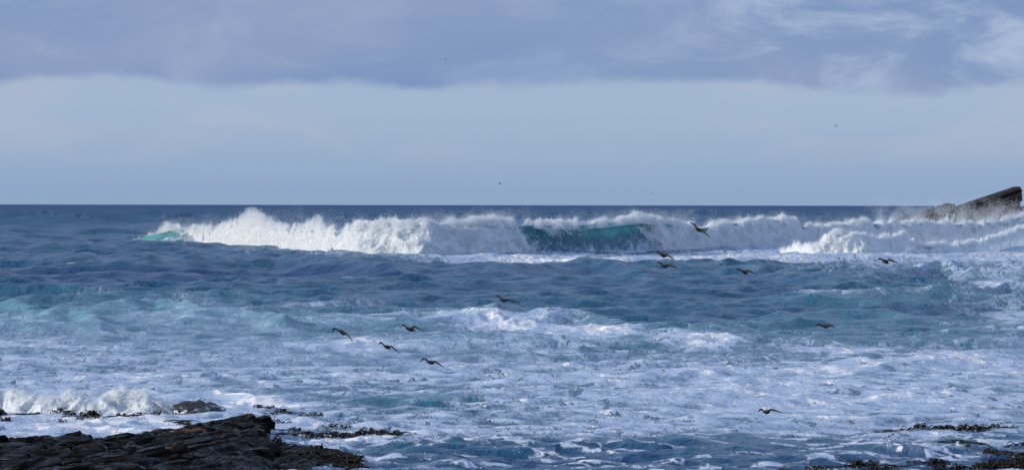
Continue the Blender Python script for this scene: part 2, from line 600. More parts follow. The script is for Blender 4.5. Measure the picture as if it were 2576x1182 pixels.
# groups of higher and lower waves
grp = 1.0 + 0.55 * pn(GX / 38.0, GY / 60.0)
DZ *= grp
CREST = DZ / (0.12 + 0.38 * near)
DZ = DZ + SH
SAME = (R2 > 180)
CSD = np.sqrt(np.maximum(1e-6, (CREST ** 2).mean(axis=1)))[:, None]
wc = sstep(CREST / CSD, 2.1, 2.9) * (1 - 0.6 * sstep(R2, 330, 520)) * sstep(pn(GX / 9.0, GY / 22.0, np.full_like(GX, 4.2)), 0.05, 0.45)
FOAM = FOAM + 0.62 * wc * sstep(R2, 130, 220) + 0.05 * np.clip(CREST, -1.2, 1.4) * (1 - near) + 0.09 * np.clip(SH / 0.035, -1.3, 1.6) * (1 - near)
AER = np.clip(AER * (0.75 - 0.25 * sstep(R2, 180, 300)) + 0.13 * np.clip(CREST, -0.6, 1.2), 0, 1)


# single swells whose crests the photo shows: crest points, height, back and front widths
def swell(pts, h, wb, wf, aer_glow=0.0, foam=0.0):
    global DZ, AER, FOAM
    pts = np.array(pts, float)
    P = at(pts[:, 0], pts[:, 1], h)
    th = np.arctan2(P[:, 0], P[:, 1])
    rad = np.hypot(P[:, 0], P[:, 1])
    o = np.argsort(th)
    th, rad = th[o], rad[o]
    pad = (th[-1] - th[0]) * 0.12 + 0.004
    cr = np.interp(T2, th, rad)
    cr = cr + (rad.mean() * 0.006) * pn(T2 * 60.0, np.full_like(T2, h * 3))
    end = sstep(T2, th[0] - pad, th[0] + pad) * (1 - sstep(T2, th[-1] - pad, th[-1] + pad))
    d = cr - R2                                        # positive on the shore side
    prof = np.where(d > 0, np.exp(-(np.abs(d) / wf) ** 1.5), np.exp(-(np.abs(d) / wb) ** 1.4))
    mod = 1 + 0.30 * pn(T2 * 110.0, R2 / 9.0)
    DZ = DZ * (1 - 0.45 * end * prof) + h * end * prof * mod
    AER = np.clip(AER + aer_glow * end * np.exp(-((d - wf * 0.45) / (wf * 0.75)) ** 2), 0, 1)
    FOAM = FOAM + foam * end * np.exp(-((d + 0.1 * wb) / (wf * 0.35)) ** 2)


swell([(-150, 642), (0, 640), (250, 651), (500, 651), (700, 642), (760, 649), (1000, 661), (1200, 661)], 1.5, 24, 15)
swell([(1150, 663), (1300, 662), (1400, 659), (1480, 655), (1560, 660), (1620, 668)], 1.5, 16, 10, .1)
swell([(1640, 672), (1750, 672), (1900, 676), (2050, 690), (2200, 694)], 1.1, 12, 10, .1)
swell([(2180, 676), (2300, 668), (2375, 661), (2450, 668), (2560, 671), (2720, 672)], 1.4, 9, 8, .35, .05)
swell([(2000, 736), (2200, 737), (2350, 730), (2480, 719), (2540, 712), (2700, 716)], 0.9, 8, 7, .30, .12)
swell([(1900, 782), (2050, 776), (2200, 772), (2320, 782)], 0.8, 6, 6, .35)
swell([(-120, 750), (0, 752), (50, 757), (90, 768)], 0.95, 8, 8, .42, .06)
swell([(90, 785), (140, 778), (178, 773), (215, 782), (260, 792)], 0.9, 6, 8, .42)
swell([(210, 766), (300, 757), (390, 749), (450, 757), (520, 768)], 0.8, 7, 8, .42)
swell([(470, 787), (540, 779), (610, 777), (680, 790), (740, 800)], 0.65, 6, 7, .4)
swell([(800, 796), (860, 792), (1000, 799), (1100, 795), (1180, 786), (1240, 784), (1300, 796)], 0.45, 6, 6, .25, .22)
swell([(1290, 795), (1370, 786), (1450, 778), (1520, 788), (1580, 800)], 0.55, 5, 6, .3, .06)
swell([(1640, 850), (1720, 843), (1800, 841), (1880, 852)], 0.25, 3, 3, .1, .1)
swell([(1560, 950), (1680, 936), (1760, 930), (1850, 944)], 0.22, 4, 3, 0, .08)
swell([(2150, 922), (2290, 908), (2380, 896), (2480, 884), (2600, 878)], 0.40, 5, 4, .1, .08)
swell([(940, 1150), (1010, 1140), (1080, 1134), (1130, 1142), (1180, 1155)], 0.22, 1.6, 1.4, .1)
swell([(2330, 1104), (2400, 1098), (2440, 1097), (2490, 1106)], 0.16, 1.0, 0.9, .3, .1)
swell([(380, 992), (540, 985), (640, 1000), (740, 996), (860, 1002)], 0.25, 2.0, 1.6, .1, .12)
swell([(-60, 968), (120, 972), (300, 970), (420, 980)], 0.28, 2.0, 1.6, .1, .06)
swell([(400, 545), (480, 537), (560, 541), (640, 552)], 2.6, 40, 25)
swell([(-100, 537), (40, 533), (150, 540), (260, 546)], 2.4, 45, 25)
swell([(1350, 537), (1430, 533), (1520, 540)], 2.2, 45, 25)
# lumpy froth where the foam is thick
lump = 0.3 + 0.9 * fbm(GX / 0.9, GY / 1.1, None, 2, 0.55)
DZ = DZ + np.clip(FOAM - 0.55, 0, 0.6) * lump * (0.16 + 0.34 * near)
SX, SY, SZ = GX + DX, GY + DY, DZ - (R2 / 6.4e3) ** 2 * 0.0
sea = mesh_np('sea', np.stack([SX, SY, SZ], -1).reshape(-1, 3), grid_faces(*R2.shape)[:, ::-1], M_SEA,
              attrs={'foam': np.clip(FOAM, 0, 1.3), 'aer_glow': AER, 'calm': CALM, 'rgh': 0.15 + 0.05 * sstep(R2, 90, 300) + 0.35 * sstep(R2, 330, 1500)})
sea['kind'] = 'structure'
LR = np.log(rr)


def sea_z(X, Y):
    """height of the water at a place, the higher of the nearby points"""
    i = int(np.argmin(np.abs(rr - math.hypot(X, Y))))
    j = int(np.argmin(np.abs(theta - math.atan2(X, Y))))
    return float(np.max(SZ[max(0, i - 1):i + 2, max(0, j - 2):j + 3]))




# ---------------------------------------------------------------- breaking waves
def points_object(name, P, rad, mat, parent):
    """drops of spray: a vertex cloud turned into small spheres by geometry nodes"""
    me = bpy.data.meshes.new(name)
    me.vertices.add(len(P))
    me.vertices.foreach_set('co', np.asarray(P, np.float32).ravel())
    a = me.attributes.new('rad', 'FLOAT', 'POINT')
    a.data.foreach_set('value', np.asarray(rad, np.float32))
    me.materials.append(mat)
    o = link(name, me, parent)
    ng = bpy.data.node_groups.new('drops', 'GeometryNodeTree')
    ng.interface.new_socket('Geometry', in_out='INPUT', socket_type='NodeSocketGeometry')
    ng.interface.new_socket('Geometry', in_out='OUTPUT', socket_type='NodeSocketGeometry')
    gi = ng.nodes.new('NodeGroupInput')
    go = ng.nodes.new('NodeGroupOutput')
    mp = ng.nodes.new('GeometryNodeMeshToPoints')
    na = ng.nodes.new('GeometryNodeInputNamedAttribute')
    na.data_type = 'FLOAT'
    na.inputs[0].default_value = 'rad'
    sm = ng.nodes.new('GeometryNodeSetMaterial')
    sm.inputs['Material'].default_value = mat
    ng.links.new(gi.outputs[0], mp.inputs[0])
    ng.links.new(na.outputs[0], mp.inputs['Radius'])
    ng.links.new(mp.outputs[0], sm.inputs[0])
    ng.links.new(sm.outputs[0], go.inputs[0])
    md = o.modifiers.new('drops', 'NODES')
    md.node_group = ng
    o['kind'] = 'stuff'
    return o


PROF_T = np.array([0, .12, .28, .42, .56, .70, .84, 1.0])
PROF_D = np.array([-.75, -.35, .02, .34, .60, .80, .95, 1.10])     # towards the shore, in wave heights
PROF_Z = np.array([.66, .93, 1.0, .93, .72, .47, .22, -.04])


class Bore:
    """a line of breaking water given by photo knots (x, base y, crest y)"""
    def __init__(self, knots, amp, ns, seed, off=0.0):
        k = np.array(knots, float)
        self.x, self.yb, self.yc = k[:, 0], k[:, 1], k[:, 2]
        self.amp, self.ns, self.seed, self.off = amp, ns, seed, off

    def frame(self, x):
        B = at(x, np.interp(x, self.x, self.yb), 0.0)
        depth = np.hypot(B[..., 0], B[..., 1])
        u = B[..., :2] / depth[..., None]
        z0 = atY(x, np.interp(x, self.x, self.yc), B[..., 1] * 1.012)[..., 2]
        return B, u, np.maximum(z0, 0.02)

    def place(self, x, t, out=0.0):
        B, u, h = self.frame(x)
        d = np.interp(t, PROF_T, PROF_D) * h
        zz = np.interp(t, PROF_T, PROF_Z) * h
        # billowing displacement along the outward normal of the profile
        e = 0.02
        nd = -(np.interp(t + e, PROF_T, PROF_Z) - np.interp(t - e, PROF_T, PROF_Z))
        nz = (np.interp(t + e, PROF_T, PROF_D) - np.interp(t - e, PROF_T, PROF_D))
        nl = np.hypot(nd, nz) + 1e-6
        nd, nz = -nd / nl * -1, nz / nl
        k = (d - 1.10 * h)
        px, py = B[..., 0] - u[..., 0] * k, B[..., 1] - u[..., 1] * k
        s = self.ns
        sd = self.seed
        bl = (1.25 * (0.40 - np.abs(pn(px / (5.0 * s) + sd, py / (5.0 * s), zz / (3.8 * s))) * 1.9)
              + 0.55 * (0.30 - np.abs(pn(px / (2.1 * s), py / (2.1 * s) + sd, zz / (1.9 * s))) * 1.6)
              + 0.16 * (0.25 - np.abs(pn(px / (0.9 * s), py / (0.9 * s), zz / (0.8 * s) + sd)) * 1.5))
        w = sstep(t, 0.0, 0.15) * (1 - 0.75 * sstep(t, 0.75, 1.0))
        disp = bl * self.amp * np.minimum(1.0, h / (3.2 * s)) * w + out
        px, py = px - u[..., 0] * nd * disp, py - u[..., 1] * nd * disp
        return np.stack([px, py, zz + nz * disp - 0.02 * s], -1)


def build_bore(b, parent, x0, x1, step, nt, mask, npts, rmin, rmax, reach, plumes, mist, seed):
    rng = np.random.default_rng(seed)
    xs = np.arange(x0, x1 + step, step)
    ts = np.linspace(0, 1, nt)
    X, T = np.meshgrid(xs, ts, indexing='ij')
    V = b.place(X, T)
    keep = mask(X + 14 * pn(X / 18.0, T * 5.0), T + 0.07 + 0.06 * pn(X / 9.0, T * 9.0))
    Fq = grid_faces(*X.shape)
    kf = keep.ravel()[Fq].all(1)
    Fq = Fq[kf]
    used = np.zeros(X.size, bool)
    used[Fq.ravel()] = True
    idx = np.cumsum(used) - 1
    mesh_np('whitewater', V.reshape(-1, 3)[used], idx[Fq], M_FROTH, parent)
    # spray thrown off its surface
    px = rng.uniform(x0, x1, npts)
    pt = np.clip(rng.beta(1.15, 1.25, npts), 0, 1)
    m = mask(px + 14 * pn(px / 18.0, pt * 5.0) + rng.normal(size=npts) * 17, pt + 0.06 * pn(px / 9.0, pt * 9.0) + rng.normal(size=npts) * 0.06)
    px, pt = px[m], pt[m]
    top = 1 - sstep(pt, 0.25, 0.75)
    o = rng.exponential(1.0, len(px)) * reach * (0.25 + 0.75 * top)
    P0 = b.place(px, pt, 0.0)
    q = 1.1 * b.ns
    clump = fbm(P0[:, 0] / q, P0[:, 1] / q, P0[:, 2] / q, 3, 0.6)
    o *= np.clip(0.45 + 1.6 * clump, 0.08, 2.2)
    P = b.place(px, pt, o)
    q = 0.8 * b.ns
    wob = np.stack([pn(P[:, 0] / q + 5 * c, P[:, 1] / q, P[:, 2] / q + 9 * c) for c in range(3)], -1)
    P += wob * (0.12 * reach + 1.1 * o)[:, None]
    P += rng.normal(size=P.shape) * (reach * 0.10 + 0.35 * o)[:, None]
    R = rng.uniform(rmin, rmax, len(P)) * np.clip(np.exp(-0.45 * o / reach), 0.22, 1)
    PP, RR = [P], [R]
    for (cx, yt, hw, n) in plumes:
        hfr = rng.beta(0.9, 1.9, n)
        xx = cx + rng.normal(size=n) * hw * (1.0 - 0.62 * hfr) * 0.6 + hw * 0.25 * hfr
        B, u, h = b.frame(xx)
        ztop = atY(np.full(n, cx), np.full(n, yt), B[:, 1])[:, 2]
        zz = h * 0.82 + (ztop - h * 0.82) * hfr
        k = rng.normal(size=n) * 0.9 * b.ns - 0.9 * h
        Q = np.stack([B[:, 0] - u[:, 0] * k, B[:, 1] - u[:, 1] * k, zz], -1)
        cl = fbm(Q[:, 0] / (1.5 * b.ns), Q[:, 1] / (1.5 * b.ns), Q[:, 2] / (1.9 * b.ns), 3, 0.6)
        kp = cl + 0.75 * (1 - hfr) + 0.30 * rng.normal(size=n) > 0.22
        PP.append(Q[kp])
        RR.append((rng.uniform(rmin, rmax, n) * (1.0 - 0.62 * hfr))[kp])
    for (xa, xb, yt, n, sz) in mist:
        xx = xa + (xb - xa) * rng.beta(2.2, 2.2, n)
        hfr = rng.beta(0.8, 2.1, n)
        B, u, h = b.frame(xx)
        ztop = atY(xx, np.full(n, yt) - 14 * fbm(xx / 34.0, np.full(n, 2.0), None, 3), B[:, 1])[:, 2]
        zz = h * 0.8 + (ztop - h * 0.8) * hfr
        k = rng.normal(size=n) * 1.6 * b.ns - 1.3 * h
        Q = np.stack([B[:, 0] - u[:, 0] * k, B[:, 1] - u[:, 1] * k, zz], -1)
        cl = fbm(Q[:, 0] / (4 * b.ns), Q[:, 1] / (4 * b.ns), Q[:, 2] / (3 * b.ns), 3, 0.6)
        kp = cl + 0.3 * rng.normal(size=n) > -0.05
        PP.append(Q[kp])
        RR.append((sz * rng.uniform(0.6, 1.2, n))[kp])
    points_object('spray', np.concatenate(PP), np.concatenate(RR), M_SPRAY, parent)


MAIN = [(280, 611.9, 612), (300, 612.4, 608), (345, 613.5, 600), (385, 615.1, 586), (430, 616.8, 572), (480, 618.9, 571), (520, 620.7, 575), (560, 622.7, 570),
        (600, 624.8, 557), (640, 627.1, 553), (690, 630.2, 568), (740, 634.0, 572), (790, 638.0, 566), (850, 642.1, 582), (900, 645.5, 564), (960, 646.0, 558),
        (1050, 646.7, 562), (1130, 645.4, 560), (1200, 644.3, 549), (1260, 643.4, 553), (1310, 642.7, 562), (1345, 642.0, 560), (1420, 640.6, 563), (1500, 639.2, 560),
        (1560, 638.1, 552), (1605, 637.4, 545), (1640, 636.8, 549), (1700, 635.5, 561), (1760, 634.2, 570), (1840, 632.6, 560), (1900, 631.5, 553), (1980, 629.9, 550),
        (2040, 628.4, 572), (2080, 627.3, 566), (2150, 625.5, 558), (2250, 623.0, 560), (2350, 620.5, 560), (2450, 618.1, 562), (2520, 616.5, 553), (2576, 615.3, 541),
        (2660, 613.7, 532), (2760, 611.9, 530)]
main = Bore(MAIN, 1.0, 1.0, 3.1)
bw = thing('breaking_wave', 'tall long breaker with turquoise barrel, white spray thrown off its whole crest', 'wave')


# the green wave body: back slope, lip and hollow face
def wave_face(b, parent, x0, x1, step):
    xs = np.arange(x0, x1, step)
    pd = np.array([-4.5, -3.0, -1.8, -1.0, -.5, -.2, 0, .10, .17, .20, .16, .09, .06, .08, .14, .24, .36, .50, .68, .90, 1.2, 1.6, 2.1])
    pz = np.array([-.12, .10, .36, .62, .84, .95, .99, 1.0, .985, .95, .90, .83, .74, .64, .53, .42, .32, .23, .15, .08, .03, -.02, -.12])
    X, J = np.meshgrid(xs, np.arange(len(pd)), indexing='ij')
    B, u, h = b.frame(X)
    d, zf = pd[J], pz[J]
    hh = h * (0.93 + 0.05 * pn(X / 30.0, zf * 1.5))
    # the barrel is hollow at its right end, open at its left
    k = d * hh - 0.95 * h
    px, py = B[..., 0] - u[..., 0] * k, B[..., 1] - u[..., 1] * k
    zz = zf * hh
    rip = 0.22 * fbm(px / 3.0, py / 5.0 + zz * 0.2, zz / 2.2, 3, 0.5)
    px = px - u[..., 0] * rip
    py = py - u[..., 1] * rip
    zz = zz + 0.4 * rip * (zf > .05)
    face = (J >= 7)
    green = np.where(face, 0.08 + 0.92 * sstep(zf, 0.35, 0.9), 0.25 * sstep(zf, .5, 1))  # paler toward the lip: glow of light through the crest, painted as colour
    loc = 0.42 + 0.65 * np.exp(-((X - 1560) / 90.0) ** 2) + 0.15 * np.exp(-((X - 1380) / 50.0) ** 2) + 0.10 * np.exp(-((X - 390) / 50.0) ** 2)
    aer_glow = np.clip(green * loc * (1 + 0.7 * pn(X / 22.0, zf * 4.0)), 0.0, 1)
    st = pn(X / 16.0 + zf * 3.0, zf * 9.0 - X / 60.0)
    foam = np.where(face, 0.06 + 0.24 * (1 - sstep(zf, 0.15, 0.7)) + 0.26 * (1 - sstep(np.abs(st), 0.0, 0.10)), 0.15 + 0.3 * sstep(zf, .7, 1))
    foam = foam + 0.5 * (1 - sstep(zf, 0.0, 0.12)) * (X > 1150) + 0.2 * np.exp(-((X - 1625) / 35.0) ** 2) * face
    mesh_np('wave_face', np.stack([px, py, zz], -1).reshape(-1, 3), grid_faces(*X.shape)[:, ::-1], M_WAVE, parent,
            attrs={'foam': np.clip(foam, 0, 1.2), 'aer_glow': aer_glow, 'rgh': np.full(X.shape, 0.3)})


M_WAVE = sea_material('wave_water_painted_glow', (0.040, 0.120, 0.180), (0.120, 0.50, 0.46), 0.3)  # second colour is the painted glow of the upper face, over real thin-water teal
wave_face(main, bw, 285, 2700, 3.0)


def main_mask(x, t):
    lip = np.interp(x, [300, 360, 400, 460, 500, 530, 1180, 1230, 1300, 1340, 1365, 1380, 1430, 1450, 1490, 1530, 1590, 1640, 1670],
                    [0, .10, .22, .42, .9, 1.1, 1.1, .42, .22, .14, .20, .50, .50, .36, .42, .28, .24, .42, 1.1])
    left_edge = np.interp(t, [0, .25, .4, .55, .7, .85, 1.0], [1195, 1205, 1240, 1290, 1325, 1335, 1310])
    right_edge = np.interp(t, [0, .25, .4, .55, .7, .85, 1.0], [1590, 1600, 1612, 1628, 1645, 1665, 1690])
    barrel = (x > left_edge) & (x < right_edge)
    early = x < 520
    return np.where(barrel | early, t < lip, True) & (x > 335)


build_bore(main, bw, 335, 2720, 2.6, 46, main_mask, 620000, 0.05, 0.10, 0.36,
           plumes=[(630, 519, 34, 26000), (655, 535, 40, 14000), (690, 553, 30, 9000), (795, 538, 20, 12000), (770, 552, 24, 9000), (418, 553, 18, 5000),
                   (500, 562, 40, 5000), (560, 560, 30, 4000), (905, 553, 20, 5000), (960, 549, 26, 6000), (1010, 553, 30, 5000), (1130, 535, 22, 2500),
                   (1180, 541, 30, 7000), (1215, 535, 40, 7000), (1280, 545, 20, 3500), (1355, 547, 9, 2500), (1445, 543, 12, 4000), (1400, 552, 16, 3000),
                   (1510, 543, 26, 6000), (1560, 540, 24, 6000), (1600, 528, 26, 10000), (1630, 538, 26, 6000), (1742, 553, 9, 2500), (1810, 547, 26, 6000),
                   (1880, 545, 30, 6000), (1975, 540, 26, 7000), (1935, 545, 24, 5000), (2165, 543, 12, 5000), (2100, 555, 24, 5000), (2240, 555, 40, 3000),
                   (2360, 557, 36, 2500), (2440, 558, 30, 2500), (2540, 540, 36, 6000), (2590, 532, 30, 6000)],
           mist=[(340, 640, 540, 22000, 0.024), (540, 960, 524, 40000, 0.024), (1000, 1400, 522, 50000, 0.024), (1380, 1860, 522, 44000, 0.024),
                 (1760, 2140, 530, 26000, 0.024), (2040, 2700, 530, 40000, 0.024), (2150, 2700, 490, 120000, 0.029)], seed=21)

SECOND = [(1955, 634, 633), (1975, 640, 628), (2000, 643, 616), (2030, 645, 620), (2060, 646, 610), (2085, 646, 588), (2110, 646, 578), (2150, 646, 590),
          (2200, 645, 604), (2245, 644, 600), (2270, 643, 586), (2300, 641, 610), (2350, 641, 616), (2400, 640, 612), (2450, 638, 609), (2500, 634, 597),
          (2540, 630, 584), (2576, 626, 572), (2680, 620, 562)]
second = Bore(SECOND, 0.9, 0.75, 9.4)
bw2 = thing('breaking_wave', 'sunlit white bore running ahead of the tall breaker, in front of the sea stack', 'wave')
build_bore(second, bw2, 1960, 2670, 2.6, 34, lambda x, t: np.ones_like(x, bool), 180000, 0.045, 0.10, 0.28,
           plumes=[(2100, 572, 16, 6000), (2268, 580, 14, 8000), (2250, 592, 20, 5000), (2345, 606, 14, 4000), (2440, 600, 24, 5000), (2500, 588, 30, 6000),
                   (2550, 570, 30, 8000), (2580, 560, 30, 7000)],
           mist=[(2200, 2700, 556, 30000, 0.022)], seed=22)

SHORE = [(-60, 1041, 985), (0, 1041, 984), (25, 1042, 984), (50, 1043, 993), (90, 1044, 1003), (140, 1045, 1008), (178, 1045, 989), (206, 1046, 1006),
         (243, 1046, 1016), (268, 1046, 997), (293, 1046, 982), (330, 1046, 990), (361, 1046, 980), (382, 1046, 995), (400, 1045, 1008), (415, 1043, 1020), (432, 1042, 1032), (452, 1041, 1040)]
shore = Bore(SHORE, 0.30, 0.20, 5.7)
bw3 = thing('breaking_wave', 'small white breaker collapsing onto the shore beside the black rock ledge', 'wave')
build_bore(shore, bw3, -55, 450, 1.2, 40, lambda x, t: np.ones_like(x, bool), 170000, 0.010, 0.022, 0.075,
           plumes=[(293, 980, 14, 4000), (361, 977, 14, 4000), (178, 985, 14, 3000), (30, 977, 20, 4000), (400, 1000, 14, 5000), (416, 1008, 14, 5000), (436, 1018, 12, 4000), (330, 978, 16, 3000), (100, 992, 20, 3000)],
           mist=[(0, 430, 972, 30000, 0.005)], seed=23)


# ---------------------------------------------------------------- sea stack
def bed_mesh(L, th, D, rng, taper_l=0.0):
    """one tilted bed of rock: blocks of uneven length along it, each with its own front and top"""
    bm = bmesh.new()
    x = 0.0
    while x < L - 0.05:
        w = min(rng.uniform(0.8, 4.5), L - x)
        f = rng.uniform(-0.16, 0.12) - (0.5 if rng.random() < 0.12 else 0)
        top = rng.uniform(-0.05, 0.04) * th
        bk = D + rng.uniform(-0.4, 0.4)
        x2 = x + w
        vs = []
        for (xx, yy, zz) in [(x, f, -th), (x2, f + rng.uniform(-.1, .1), -th), (x2, bk, -th), (x, bk, -th),
                             (x, f + rng.uniform(0, .15), top), (x2, f + rng.uniform(0, .15), top + rng.uniform(-.04, .04)),
                             (x2, bk, top), (x, bk, top)]:
            vs.append(bm.verts.new((xx, yy, zz)))
        for q in [(0, 1, 5, 4), (1, 2, 6, 5), (2, 3, 7, 6), (3, 0, 4, 7), (4, 5, 6, 7), (3, 2, 1, 0)]:
            bm.faces.new([vs[i] for i in q])
        x += w
    me = bpy.data.meshes.new('rock_bed')
    bm.to_mesh(me)
    bm.free()
    me.materials.append(M_STACK)
    return me


STK_Y = 655.0
rng = random.Random(4)
stack = thing('sea_stack', 'dark tilted slab headland of layered rock rising from the surf, water pouring off it', 'sea stack',
              tuple(atY(2480, 560, STK_Y)))
bpy.context.view_layer.update()


def beds(p0, p1, n, th, D, left_ext, right_jag, yoff):
    a = Vector(atY(*p0, STK_Y + yoff))
    b = Vector(atY(*p1, STK_Y + yoff))
    dirv = (b - a).normalized()
    ang = math.atan2(dirv.z, dirv.x)
    nrm = Vector((-dirv.z, 0, dirv.x))
    L = (b - a).length
    off = 0.0
    for k in range(n):
        t = th * rng.uniform(0.7, 1.35)
        l0 = -left_ext(k)
        l1 = L + right_jag(k, off)
        o = link('rock_bed', bed_mesh(l1 - l0, t, D, rng))
        o.parent = stack
        base = a + dirv * l0 - nrm * off
        base.y += rng.uniform(-0.5, 0.5) + 0.06 * k * 0
        o.location = base - stack.location
        o.rotation_euler = (0, -ang, 0)
        off += t * 0.985


beds((2406, 523), (2569, 468), 22, 0.68, 9.0, lambda k: 0.0 if k < 2 else 3.0 + rng.uniform(0, 1.5) + k * 0.8,
     lambda k, off: -off * 0.30 + rng.uniform(-0.7, 0.2) + (0.0 if k > 0 else 0.25), 0.0)
beds((2240, 561), (2390, 511.5), 9, 0.62, 7.0, lambda k: 2.0 + k * 0.4, lambda k, off: [0, .9, 1.3, 1.5, 1.6, 1.7, 1.8, 2.0, 2.2][k] + rng.uniform(-.2, .2), -1.2)


# white water pouring off the notch
def runoff(x0, y0, x1, y1, w0, w1):
    n, mcols = 14, 7
    V = []
    for i in range(n):
        f = i / (n - 1.0)
        for j in range(mcols):
            g = j / (mcols - 1.0) - 0.5
            x = x0 + (x1 - x0) * f + g * (w0 + (w1 - w0) * f) + 1.0 * math.sin(7 * f + j)
            p = atY(x, y0 + (y1 - y0) * f, STK_Y - 2.2 - 1.0 * f - 0.25 * math.cos(g * 5) + 0.15 * math.sin(3.1 * j + 5 * f))
            V.append(p - np.array(stack.location))
    mesh_np('runoff', V, grid_faces(n, mcols), M_RUN, stack)


runoff(2384, 533, 2380, 562, 3, 11)
runoff(2400, 536, 2394, 566, 3, 13)
runoff(2337, 546, 2326, 556, 3, 6)


# ---------------------------------------------------------------- shore rock ledge
led = thing('rock_ledge', 'black wet ledge of tilted rock slabs at the water edge, lower left', 'rock')
LX = np.array([-260, 0, 70, 140, 200, 270, 330, 450, 540, 620, 645, 668, 690, 720, 750, 811, 859, 905, 925, 960], float)
LYs = np.array([1104, 1103, 1098, 1097, 1106, 1096, 1093, 1068, 1050, 1044, 1054, 1074, 1108, 1122, 1131, 1140, 1151, 1166, 1178, 1190], float)
LYc = np.array([90, 91, 91.5, 92, 92, 93, 94, 98, 100, 101, 100, 98, 95, 93.5, 92.5, 91.3, 90.2, 89, 88.2, 87.5], float)
lx = np.arange(-260, 940, 3.2)
ly = np.arange(70, 106, 0.085)
AX, AY = np.meshgrid(lx, ly, indexing='ij')
zc = atY(AX, np.interp(AX, LX, LYs), np.interp(AX, LX, LYc))[..., 2]
Yc = np.interp(AX, LX, LYc)
WX = (AX - 1288) / F * AY
u = AY - Yc


def ledge_env(AX, AY):
    zc = atY(AX, np.interp(AX, LX, LYs), np.interp(AX, LX, LYc))[..., 2]
    u = AY - np.interp(AX, LX, LYc)
    z = np.where(u > 0, zc - 0.55 * u - 0.25 * u * u, zc + 0.012 * u)
    spur = sstep(AX, 770, 830)
    zf = zc - 0.22 * np.maximum(0, -u - 0.7)
    return z * (1 - spur) + np.minimum(z, zf) * spur + 0.13 * sstep(AX, 690, 760) - 0.7 * sstep(AX, 908, 935)


z = ledge_env(AX, AY)
s_ = (WX * -0.62 + AY * 0.36 + 0.35 * fbm(WX / 2.5, AY / 3.0, None, 3))
fr = s_ - np.floor(s_)
saw = np.where(fr < 0.82, 1 - fr / 0.82, (fr - 0.82) / 0.18)
calm = (1 - sstep(u, -0.3, 0.5)) * (1 - 0.6 * sstep(AX, 700, 800))
along = WX * 0.36 + AY * 0.62
z = z - 0.20 * saw * calm + 0.13 * fbm(s_ * 2.6, along / 2.2, None, 4, 0.6) * (0.3 + 0.7 * calm) + 0.06 * fbm(WX / 0.5, AY / 0.6, None, 3, 0.6) + 0.05 * sstep(AX, 680, 760) * np.abs(fbm(WX / .25, AY / .3, None, 2))
mesh_np('bedrock', np.stack([WX, AY, z], -1).reshape(-1, 3), grid_faces(*AX.shape), M_ROCK, led, smooth=True)


def slab_mesh(seed):
    """an irregular broken slab, about 1 x 0.5 x 0.25, pointed or stepped at its ends, edges a little worn"""
    r = random.Random(seed)
    n = 12
    pts = []
    sk = r.uniform(-0.5, 0.5)
    for i in range(n):
        a = 2 * math.pi * i / n + r.uniform(-.24, .24)
        e_ = r.uniform(1.6, 3.4)
        q = (abs(math.cos(a)) ** e_ + abs(math.sin(a)) ** e_) ** (-1 / e_)
        q *= r.uniform(0.74, 1.16)
        y = 0.25 * q * math.sin(a)
        pts.append((0.5 * q * math.cos(a) + sk * y, y))
    bm = bmesh.new()
    rings = []
    j = 0.016
    for (s, zz) in [(1.0, -0.30), (1.07, -0.17), (0.98, -0.12), (1.0, -0.055), (0.93, -0.012), (0.80, 0.0), (0.45, 0.01)]:
        rings.append([bm.verts.new((x * s + r.uniform(-j, j), y * s + r.uniform(-j, j), zz + r.uniform(-j, j) + 0.05 * x * y * 8)) for x, y in pts])
    for a, b in zip(rings, rings[1:]):
        for i in range(n):
            bm.faces.new((a[i], a[(i + 1) % n], b[(i + 1) % n], b[i]))
    bm.faces.new(rings[-1])
    me = bpy.data.meshes.new('rock_slab')
    bm.to_mesh(me)
    bm.free()
    for p in me.polygons:
        p.use_smooth = True
    me.materials.append(M_ROCK)
    return me


SLABS = [slab_mesh(i) for i in range(16)]


def put_slab(px, Y, dz, sx, sy, sz, yaw, tilt, pitch, k, parent=led, base=None):
    zz = float(ledge_env(np.array([px]), np.array([Y]))[0]) if base is None else base
    o = link('rock_slab', SLABS[k % len(SLABS)], parent)
    o.location = ((px - 1288) / F * Y, Y, zz + dz)
    o.rotation_euler = Euler((pitch, -tilt, yaw))
    o.scale = (sx, sy, sz)
    return o


rng = random.Random(12)
cnt = 0
while cnt < 150:
    px = rng.uniform(-120, 640)
    yc = float(np.interp(px, LX, LYc))
    Y = yc - abs(rng.gauss(0, 1)) * 8.0 + 0.1
    if Y < 77:
        continue
    cnt += 1
    L = rng.uniform(1.8, 3.4) if rng.random() < 0.4 else rng.uniform(0.6, 1.6)
    tilt = math.radians(max(2.0, rng.gauss(10, 4)))
    put_slab(px, Y, rng.uniform(0.0, 0.12) - 0.36 * L * math.sin(tilt), L, rng.uniform(0.6, 1.3) * (1.9 if L > 1.7 else 1.3), rng.uniform(0.9, 1.7),
             math.radians(rng.gauss(18, 18)), tilt, math.radians(rng.uniform(-6, 6)), rng.randrange(16))
